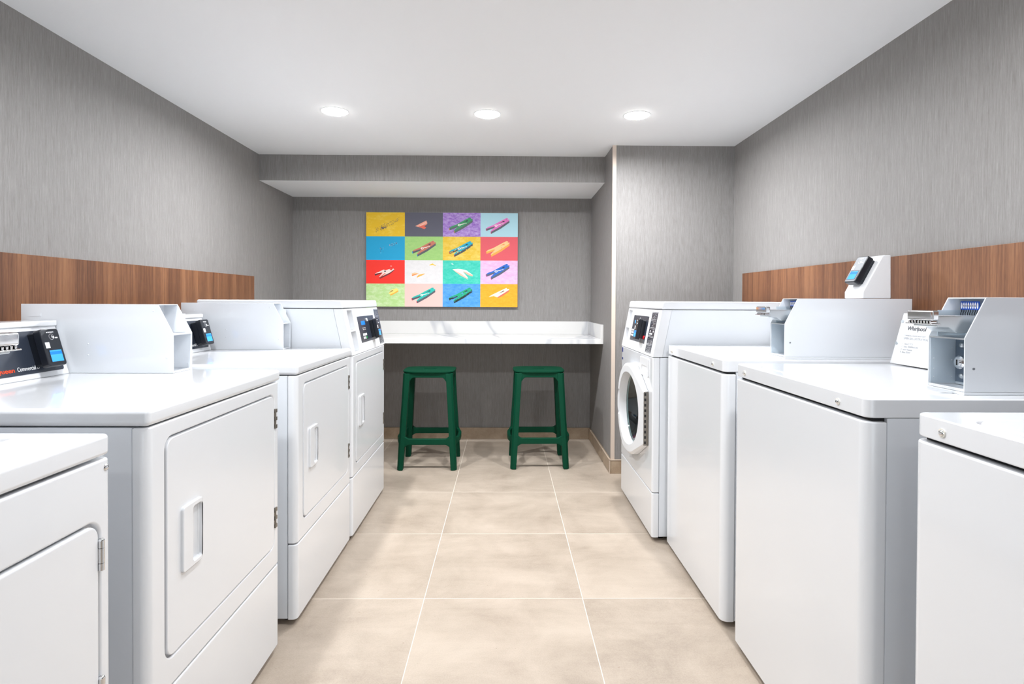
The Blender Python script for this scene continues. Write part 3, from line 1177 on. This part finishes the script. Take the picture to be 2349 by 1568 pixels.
coin_box(-1, -0.900, 0.905, 0.8935, 0.1035, 'white coin box with chrome slide at the left picture edge, over the nearest left dryer', slide=True)
coin_box(-1, -1.000, 1.7310, 0.9055, 0.1035, 'empty white coin box on the large left dryer, beside its reader')
coin_box(-1, -0.992, 2.5635, 0.9055, 0.0860, 'empty white coin box on the middle left dryer, in front of the tall console')
coin_box(1, 1.006, 1.2330, 0.9335, 0.1085, 'white coin box with lock and blue price label, cut off at the right picture edge', slide=True)
coin_box(1, 0.991, 2.0060, 0.9335, 0.1085, 'white coin box with coin slide carrying the white reader stand', slide=True)


# ================================================================== CARD READERS
def card_reader(side, x, y, z, tilt, d, label, loc=(0, 0, 0), stand=False, zst=0.0, grey=False):
    """(x,y,z) is the lower near corner of the mounting face; tilt is dx/dz of that face"""
    t = thing('card_reader', (x, y, z), label, 'card reader', None)
    s = side
    O = Vector((0, 0, 0))
    U = Vector((s * tilt, 0, 1)).normalized()
    R = Vector((0, -1, 0)) if s == 1 else Vector((0, 1, 0))
    N = R.cross(U)
    Wd, Hh = 0.065, 0.108
    if s == 1:
        O = O + Vector((0, Wd, 0))
    bm = new()
    frame_box(bm, O, R, U, N, 0.006, Wd - 0.004, 0.008, Hh - 0.004, 0.0, d * 0.55, r=0.005)
    obj('bracket', bm, BLACK, t, 0.001, 1)
    bm = new()
    frame_box(bm, O, R, U, N, 0.0, Wd, 0.0, Hh, d * 0.5, d, r=0.008)
    hs = obj('housing', bm, BLACK, t, 0.003, 3)
    if grey:
        bm = frame_box(new(), O, R, U, N, 0.004, Wd - 0.004, 0.004, Hh - 0.004, d - 0.001, d + 0.0006, r=0.006)
        obj('face_film', bm, GREY, hs, 0.0003, 1)
    q = d + (0.0007 if grey else 0.0001)
    bm = frame_box(new(), O, R, U, N, 0.0105, Wd - 0.0065, 0.010, 0.049, q - 0.0005, q + 0.0004)
    obj('screen_surround', bm, BLACK, hs)
    bm = frame_box(new(), O, R, U, N, 0.0135, Wd - 0.010, 0.012, 0.045, q, q + 0.0007)
    sc = tag(obj('screen', bm, SCREEN, hs), 'lit blue screen')
    bm = frame_box(new(), O, R, U, N, 0.0135, Wd - 0.010, 0.0325, 0.0415, q + 0.0007, q + 0.0009)
    obj('screen_band', bm, SCREEN_D, hs)
    bm = frame_box(new(), O, R, U, N, 0.0055, 0.0205, 0.052, 0.069, q, q + 0.0005)
    tag(obj('sticker', bm, PALE, hs), 'small white sticker')
    bm = new()
    C = O + R * 0.034 + U * 0.0845 + N * (q + 0.0003)
    n = 28
    for i in range(n):
        a, b = 2 * math.pi * i / n, 2 * math.pi * (i + 1) / n
        bm.faces.new([bm.verts.new(C + R * (r * math.cos(g)) + U * (r * math.sin(g))) for r, g in ((0.0080, a), (0.0086, a), (0.0086, b), (0.0080, b))])
    for j, r in enumerate((0.0022, 0.0038, 0.0054)):
        for i in range(8):
            a, b = -0.8 + 1.6 * i / 8, -0.8 + 1.6 * (i + 1) / 8
            bm.faces.new([bm.verts.new(C + R * (rr * math.cos(g) - 0.002) + U * (rr * math.sin(g))) for rr, g in ((r, a), (r + 0.0008, a), (r + 0.0008, b), (r, b))])
    frame_box(bm, C + R * 0.0085 - U * 0.0025, R, U, N, -0.004, 0.001, -0.0025, 0.0035, 0.0, 0.0002, r=0.001)
    frame_box(bm, C + R * 0.0165 - U * 0.0035, R, U, N, -0.0045, 0.0045, -0.002, 0.0015, 0.0, 0.0002, r=0.001)
    frame_box(bm, O + R * 0.0215 + U * 0.0975, R, U, N, -0.0018, 0.0018, -0.0018, 0.0018, q, q + 0.0003, r=0.0017)
    obj('contactless_symbol', bm, PALE, hs)
    text('KIOSOFT', 0.0052, PALE, O + R * 0.0245 + U * 0.0957 + N * (q + 0.0001), R, U, hs, 'brand_lettering', ext=0.0001, bold=0.00015)
    return t


card_reader(-1, -1.3145, 1.607, 0.927, 0.284, 0.045, 'black card reader on the console of the large left dryer')
card_reader(-1, -1.297, 2.412, 0.927, 0.284, 0.045, 'black card reader on the console of the middle left dryer')
card_reader(-1, -0.7225, 3.100, 0.917, 0.211, 0.043, 'black card reader on the tall console of the farthest left dryer')
card_reader(1, 0.7035, 2.895, 0.927, 0.195, 0.040, 'black card reader on the tall console of the front-loading washer')
cr = card_reader(1, 1.2920, 2.030, 1.180, 0.55, 0.045, 'grey-faced card reader on its white wedge stand above the right coin box', grey=True)
bm = new()
prism2(bm, [(-0.0220, -0.0375), (-0.0220, -0.0140), (0.0450, 0.1110), (0.0560, 0.1170), (0.0780, 0.1170), (0.0800, -0.0375)], -0.022, 0.088)
tag(obj('stand', bm, PLAST, cr, 0.004, 3), 'white wedge stand')

# ================================================================== WORKTOP
bm = new()
wt = thing('worktop', (0, YB, 0), 'white veined stone worktop along the back wall above the stools', 'worktop')
obj('slab', box(XL, XP, 4.036 - YB, 0, 0.822, 0.857), MARB, wt, 0.0015, 2)
obj('back_upstand', box(XL, XP - 0.020, -0.020, 0, 0.857, 0.9605), MARB, wt, 0.0012, 2)
obj('side_upstand', box(XP - 0.020, XP, 4.036 - YB, 0, 0.857, 0.9605), MARB, wt, 0.0012, 2)


# ================================================================== STOOLS
def ribbon(bm, pts, hw, zc0, zc1):
    """closed-section bar along plan points; zc0/zc1 give bottom/top per point"""
    n = len(pts)
    rows = []
    for i, p in enumerate(pts):
        a = Vector(pts[max(0, i - 1)])
        b = Vector(pts[min(n - 1, i + 1)])
        d = (b - a).normalized()
        s = Vector((-d.y, d.x)) * hw
        P = Vector(p)
        rows.append([bm.verts.new((P.x - s.x, P.y - s.y, zc0[i])), bm.verts.new((P.x + s.x, P.y + s.y, zc0[i])),
                     bm.verts.new((P.x + s.x, P.y + s.y, zc1[i])), bm.verts.new((P.x - s.x, P.y - s.y, zc1[i]))])
    fs = [bm.faces.new(rows[0]), bm.faces.new(rows[-1][::-1])]
    for i in range(n - 1):
        for j in range(4):
            fs.append(bm.faces.new((rows[i][j], rows[i + 1][j], rows[i + 1][(j + 1) % 4], rows[i][(j + 1) % 4])))
    bmesh.ops.recalc_face_normals(bm, faces=fs)


def stool(x, y, rz, label):
    t = thing('stool', (x, y, 0), label, 'stool', 'green stools at the worktop')
    t.rotation_euler = (0, 0, rz)
    FX, FY = 0.178, 0.170           # leg centre at the floor
    GX, GY = 0.1420, 0.1200           # leg centre under the seat
    HT = 0.640

    def cen(z):
        k = z / HT
        return FX + (GX - FX) * k, FY + (GY - FY) * k
    # seat: soft rounded square with thin rim and a small slot
    bm = new()
    def sup(a, b, e, n=44):
        return [(a * math.copysign(abs(math.cos(2 * math.pi * i / n)) ** (2 / e), math.cos(2 * math.pi * i / n)),
                 b * math.copysign(abs(math.sin(2 * math.pi * i / n)) ** (2 / e), math.sin(2 * math.pi * i / n))) for i in range(n)]
    levels = ((0.163, 0.142, 0.632), (0.172, 0.152, 0.640), (0.1765, 0.1565, 0.646), (0.1755, 0.1555, 0.653), (0.162, 0.142, 0.6535))
    rows = [[bm.verts.new((p[0], p[1], z)) for p in sup(a, b, 4.4)] for a, b, z in levels]
    for j in range(len(rows) - 1):
        for i in range(44):
            bm.faces.new((rows[j][i], rows[j][(i + 1) % 44], rows[j + 1][(i + 1) % 44], rows[j + 1][i]))
    bm.faces.new(rows[0][::-1])
    bm.faces.new(rows[-1])
    bmesh.ops.recalc_face_normals(bm, faces=bm.faces)
    bm = cut(bm, prism(new(), rrect(-0.045, 0.045, -0.010, 0.010, 0.0095, 6), 2, 0.60, 0.70))
    obj('seat', bm, GREEN, t, sharp=50)
    # legs, tapered and bevelled, pentagonal foot
    for sx in (-1, 1):
        for sy in (-1, 1):
            bm = new()
            rows = []
            for z, a, b in ((0.0, 0.0165, 0.0185), (0.004, 0.0195, 0.0215), (0.19, 0.0215, 0.0235), (0.45, 0.021, 0.024), (0.60, 0.0225, 0.025), (0.638, 0.024, 0.026)):
                cx, cy = cen(z)
                cx *= sx
                cy *= sy
                oa, ob = cx + sx * a, cx - sx * a
                f0, f1 = cy + sy * b, cy - sy * b
                ch = 0.013
                pts = [(oa, f1), (oa, f0 - sy * ch), (oa - sx * ch, f0), (ob, f0), (ob, f1)]
                rows.append([bm.verts.new((p[0], p[1], z)) for p in pts])
            for j in range(len(rows) - 1):
                for i in range(5):
                    bm.faces.new((rows[j][i], rows[j][(i + 1) % 5], rows[j + 1][(i + 1) % 5], rows[j + 1][i]))
            bm.faces.new(rows[0])
            bm.faces.new(rows[-1][::-1])
            bmesh.ops.recalc_face_normals(bm, faces=bm.faces)
            obj('leg', bm, GREEN, t, 0.005, 3)
    # rails with flared ends, and aprons under the seat
    def rail(z0, z1, fl0, fl1, out, hw, nm, sy=None, sx=None):
        zc = (z0 + z1) / 2
        cx, cy = cen(zc)
        bm = new()
        n = 64
        pts, a, b = [], [], []
        for i in range(n + 1):
            k = -1 + 2 * i / n
            if sy is not None:
                p = (k * (cx - 0.005), sy * (cy + 0.011 + out * (1 - k * k)))
                e = (1 - abs(k)) * cx
            else:
                p = (sx * (cx + 0.006 + out * (1 - abs(k) ** 3)), k * (cy - 0.005))
                e = (1 - abs(k)) * cy
            fl = max(0.0, 1 - max(0.0, e - 0.018) / 0.028) ** 2
            pts.append(p)
            a.append(z0 - fl0 * fl)
            b.append(z1 + fl1 * fl)
        ribbon(bm, pts, hw, a, b)
        return obj(nm, bm, GREEN, t, 0.004, 3, ang=50)
    for sy in (-1, 1):
        rail(0.168, 0.208, 0.014, 0.016, 0.0, 0.011, 'footrail', sy=sy)
        rail(0.610, 0.640, 0.026, 0.0, 0.0, 0.012, 'apron', sy=sy)
    for sx in (-1, 1):
        rail(0.172, 0.206, 0.012, 0.012, 0.030, 0.011, 'footrail', sx=sx)
        rail(0.610, 0.640, 0.026, 0.0, 0.0, 0.012, 'apron', sx=sx)
    return t


stool(-0.5155, 3.954, 0.01, 'dark green plastic stool on the left, nearer the tall console dryer')
stool(0.2340, 3.985, 0.02, 'dark green plastic stool on the right, nearer the pier')

# ================================================================== WALL ART
ax0, axw, az1, azh, ayf = -1.1215, 1.2225, 1.8345, 0.7595, YB - 0.032


def A(px, py, lift=0.0):
    return (ax0 + (px - 60) / 2212 * axw, ayf - lift, az1 - (py - 100) / 1380 * azh)


art = new()
AM = [mat('canvas_edge', rgb(120, 116, 112), 0.7)]
bx(art, ax0, ax0 + axw, ayf, YB, az1 - azh, az1)


def ami(m):
    if m not in AM:
        AM.append(m)
    return AM.index(m)


def col(c):
    return mat('print_%d_%d_%d' % c, rgb(*c), 0.6)


def poly(pts, c, lift=0.0008):
    m = col(c) if isinstance(c, tuple) else c
    f = art.faces.new([art.verts.new(A(x, y, lift)) for x, y in pts])
    f.normal_update()
    if f.normal.y > 0:
        f.normal_flip()
    f.material_index = ami(m)


CX = [60, 622, 1177, 1727, 2272]
CY = [100, 450, 797, 1142, 1480]
cells = [
    [watercol('wash_yellow', rgb(232, 188, 20), rgb(246, 214, 90), 2.0, 0.6), col((88, 88, 102)), watercol('wash_purple', rgb(140, 92, 190), rgb(196, 172, 222), 5.0, 0.5), col((172, 214, 226))],
    [col((0, 158, 205)), watercol('wash_green', rgb(148, 198, 112), rgb(168, 208, 124), 3.0, 0.5), watercol('wash_yellow_b', rgb(226, 186, 40), rgb(240, 214, 110), 2.0, 0.55), col((224, 88, 98))],
    [col((240, 44, 28)), watercol('wash_grey', rgb(222, 220, 220), rgb(232, 230, 230), 3.0, 0.5), watercol('wash_teal', rgb(32, 196, 172), rgb(86, 212, 194), 4.0, 0.5), watercol('wash_lilac', rgb(224, 170, 214), rgb(236, 204, 232), 4.0, 0.5)],
    [watercol('wash_palegreen', rgb(176, 212, 136), rgb(214, 230, 190), 2.5, 0.55), col((236, 196, 188)), watercol('wash_blue', rgb(56, 144, 218), rgb(100, 172, 232), 3.0, 0.5), watercol('wash_amber', rgb(252, 164, 16), rgb(254, 184, 50), 3.0, 0.55)],
]
for r in range(4):
    for c in range(4):
        poly([(CX[c], CY[r]), (CX[c + 1], CY[r]), (CX[c + 1], CY[r + 1]), (CX[c], CY[r + 1])], cells[r][c], 0.0004)

MAIN = [(1268, 322), (1300, 299), (1372, 272), (1480, 212), (1565, 168), (1592, 172), (1583, 190), (1612, 188), (1610, 205), (1480, 292), (1340, 372), (1338, 360), (1402, 296), (1388, 290), (1290, 322)]
SIDE1 = [(1268, 322), (1290, 322), (1388, 290), (1402, 296), (1378, 318), (1276, 357)]
SIDE2 = [(1340, 372), (1480, 292), (1610, 205), (1612, 234), (1488, 322), (1347, 400)]


def shift(pts, dx, dy):
    return [(x + dx, y + dy) for x, y in pts]


def pin(tx, ty, main, side, ends=None, spring=(240, 238, 232), slot=(40, 50, 60), chips=None, seed=0):
    dx, dy = tx - 1268, ty - 322
    poly(shift(SIDE1, dx, dy), side, 0.0008)
    poly(shift(SIDE2, dx, dy), side, 0.0008)
    poly(shift(MAIN, dx, dy), main, 0.0009)
    if ends:
        poly(shift([(1265, 322), (1275, 328), (1277, 358), (1267, 350)], dx, dy), ends, 0.0010)
        poly(shift([(1337, 362), (1346, 372), (1348, 401), (1338, 393)], dx, dy), ends, 0.0010)
    if slot:
        poly(shift([(1455, 250), (1505, 222), (1520, 210), (1540, 208), (1542, 218), (1525, 228), (1508, 228)], dx, dy), slot, 0.0011)
        poly(shift([(1562, 182), (1568, 180), (1568, 186), (1562, 188)], dx, dy), slot, 0.0011)
    if spring:
        n = 18
        for i in range(n):
            a, b = 2 * math.pi * i / n, 2 * math.pi * (i + 1) / n
            poly(shift([(1415 + q * math.cos(g), 279 + q * 0.75 * math.sin(g)) for q, g in ((10, a), (21, a), (21, b), (10, b))], dx, dy), spring, 0.0012)
        poly(shift([(1430, 268), (1522, 246), (1524, 254), (1432, 278)], dx, dy), spring, 0.0012)
        poly(shift([(1476, 262), (1518, 252), (1500, 262)], dx, dy), (120, 118, 116), 0.0013)
    if chips:
        rnd = random.Random(seed)
        for i in range(chips[1]):
            k = rnd.random()
            x = 1285 + 310 * k + rnd.uniform(-12, 12)
            y = 355 - 150 * k + rnd.uniform(-35, 45)
            w_, h_ = rnd.uniform(5, 20), rnd.uniform(4, 12)
            poly(shift([(x, y), (x + w_, y - h_ * 0.4), (x + w_ * 0.9, y + h_ * 0.6), (x + w_ * 0.2, y + h_)], dx, dy), chips[0], 0.0014 + 0.00001 * i)


pin(1268, 322, (58, 150, 96), (84, 104, 98), (206, 128, 84))
pin(1806, 327, (226, 116, 190), (92, 92, 104), (200, 70, 120))
pin(730, 666, (196, 112, 92), (84, 86, 92), (0, 150, 200))
pin(1270, 668, (0, 168, 196), (70, 74, 78), (190, 70, 40), chips=((230, 192, 60), 26), seed=4)
pin(1808, 664, (252, 200, 138), (250, 168, 70), None, spring=None, slot=(240, 140, 80), chips=((226, 120, 80), 7), seed=6)
pin(1809, 999, (24, 102, 200), (82, 92, 112), (190, 40, 130))
pin(725, 1352, (30, 186, 172), (84, 88, 96), (222, 40, 70))
pin(1266, 1350, (10, 168, 120), (20, 44, 36), None, spring=None, slot=(10, 50, 30), chips=((76, 152, 220), 34), seed=9)
# fragments
rnd = random.Random(11)
for i in range(110):
    k = rnd.random()
    x, y = 195 + 330 * k + rnd.uniform(-10, 10), 355 - 150 * k + rnd.uniform(-30, 35)
    w_, h_ = rnd.uniform(5, 15), rnd.uniform(3, 7)
    poly([(x, y), (x + w_, y - h_), (x + w_ + 3, y - h_ + 4), (x + 3, y + 4)], rnd.choice([(120, 96, 70), (92, 86, 96), (200, 160, 60)]), 0.0008 + 0.000005 * i)
for i in range(16):
    x, y = 262 + rnd.uniform(0, 80), 350 - rnd.uniform(0, 30)
    poly([(x, y), (x + 9, y - 22), (x + 14, y - 20), (x + 6, y + 4)], (90, 84, 94), 0.0014 + 0.00001 * i)
for i in range(34):
    big = i < 24
    x = rnd.uniform(385, 520) if big else rnd.uniform(235, 310)
    y = (585 - (x - 385) * 0.32 + rnd.uniform(-16, 16)) if big else rnd.uniform(615, 700)
    w_ = rnd.uniform(6, 18)
    poly([(x, y), (x + w_, y - 7), (x + w_ * 0.8, y + 4), (x + 3, y + 7)], rnd.choice([(176, 150, 160), (60, 90, 120), (110, 190, 220)]), 0.0008 + 0.00001 * i)
poly([(775, 298), (935, 214), (952, 256), (905, 300), (935, 318), (905, 342), (860, 322)], (240, 168, 146))
poly([(815, 306), (948, 268), (905, 300), (935, 318), (905, 342), (860, 322)], (228, 104, 84), 0.0010)
poly([(840, 290), (930, 236), (934, 246), (850, 300)], (250, 196, 176), 0.0011)
poly([(183, 998), (262, 962), (310, 938), (345, 945), (420, 925), (452, 918), (470, 935), (400, 985), (255, 1050), (252, 1040), (300, 985), (288, 980)], (236, 216, 208))
poly([(183, 1004), (290, 982), (280, 995), (190, 1026)], (70, 40, 46), 0.0009)
poly([(255, 1050), (400, 985), (470, 935), (468, 950), (400, 1005), (258, 1075)], (110, 40, 46), 0.0009)
poly([(318, 960), (335, 950), (352, 962), (334, 974)], (60, 50, 60), 0.0012)
poly([(255, 1048), (330, 990), (345, 995), (262, 1056)], (238, 88, 70), 0.0012)
poly([(398, 938), (440, 912), (452, 922), (430, 946)], (226, 60, 46), 0.0012)
poly([(408, 886), (420, 879), (437, 884), (430, 890)], (246, 200, 190))
poly([(725, 990), (770, 978), (828, 990), (800, 1006), (730, 1030)], (246, 196, 150))
poly([(725, 1012), (800, 996), (800, 1006), (730, 1030)], (240, 140, 70), 0.0010)
poly([(795, 1045), (822, 1012), (905, 992), (918, 998), (870, 1022), (805, 1052)], (250, 180, 80), 0.0009)
poly([(980, 866), (1030, 842), (1045, 858), (1078, 872), (1070, 878), (1030, 868), (985, 874)], (246, 196, 60))
poly([(1300, 845), (1318, 842), (1338, 858), (1312, 856)], (226, 244, 240))
poly([(1318, 930), (1395, 920), (1470, 930), (1520, 940), (1618, 1010), (1612, 1018), (1545, 985), (1500, 960), (1470, 960), (1545, 1048), (1535, 1056), (1440, 990)], (246, 236, 226))
poly([(1325, 935), (1440, 990), (1535, 1056), (1545, 1076), (1430, 1014)], (240, 196, 170), 0.0009)
poly([(1470, 960), (1500, 960), (1612, 1012), (1614, 1032), (1545, 1010)], (240, 186, 160), 0.0009)
poly([(388, 1285), (420, 1240), (500, 1208), (532, 1228), (528, 1238), (450, 1285), (410, 1300)], (248, 222, 118))
poly([(410, 1300), (450, 1285), (528, 1238), (530, 1260), (415, 1322)], (244, 176, 60), 0.0009)
poly([(392, 1280), (430, 1245), (455, 1240), (455, 1248), (432, 1258)], (90, 90, 60), 0.0011)
poly([(1850, 1330), (1905, 1296), (2110, 1196), (2120, 1212), (2150, 1212), (2146, 1228), (2050, 1290), (1975, 1336), (1920, 1318), (1890, 1326)], (252, 238, 210))
poly([(1975, 1336), (2050, 1290), (2146, 1228), (2150, 1250), (2050, 1318), (1990, 1346)], (240, 108, 84), 0.0009)
poly([(1990, 1282), (2045, 1252), (2068, 1236), (2080, 1242), (2060, 1256)], (90, 60, 60), 0.0011)
for i in range(6):
    x, y = 1850 + 14 * i, 1332 - 3 * i
    poly([(x, y), (x + 16, y - 8), (x + 12, y + 6)], (246, 190, 120), 0.0012 + 0.00001 * i)
wa = obj('wall_art', art, AM)
tag(wa, 'wide canvas of sixteen bright squares with printed clothespins on the back wall', 'wall art')
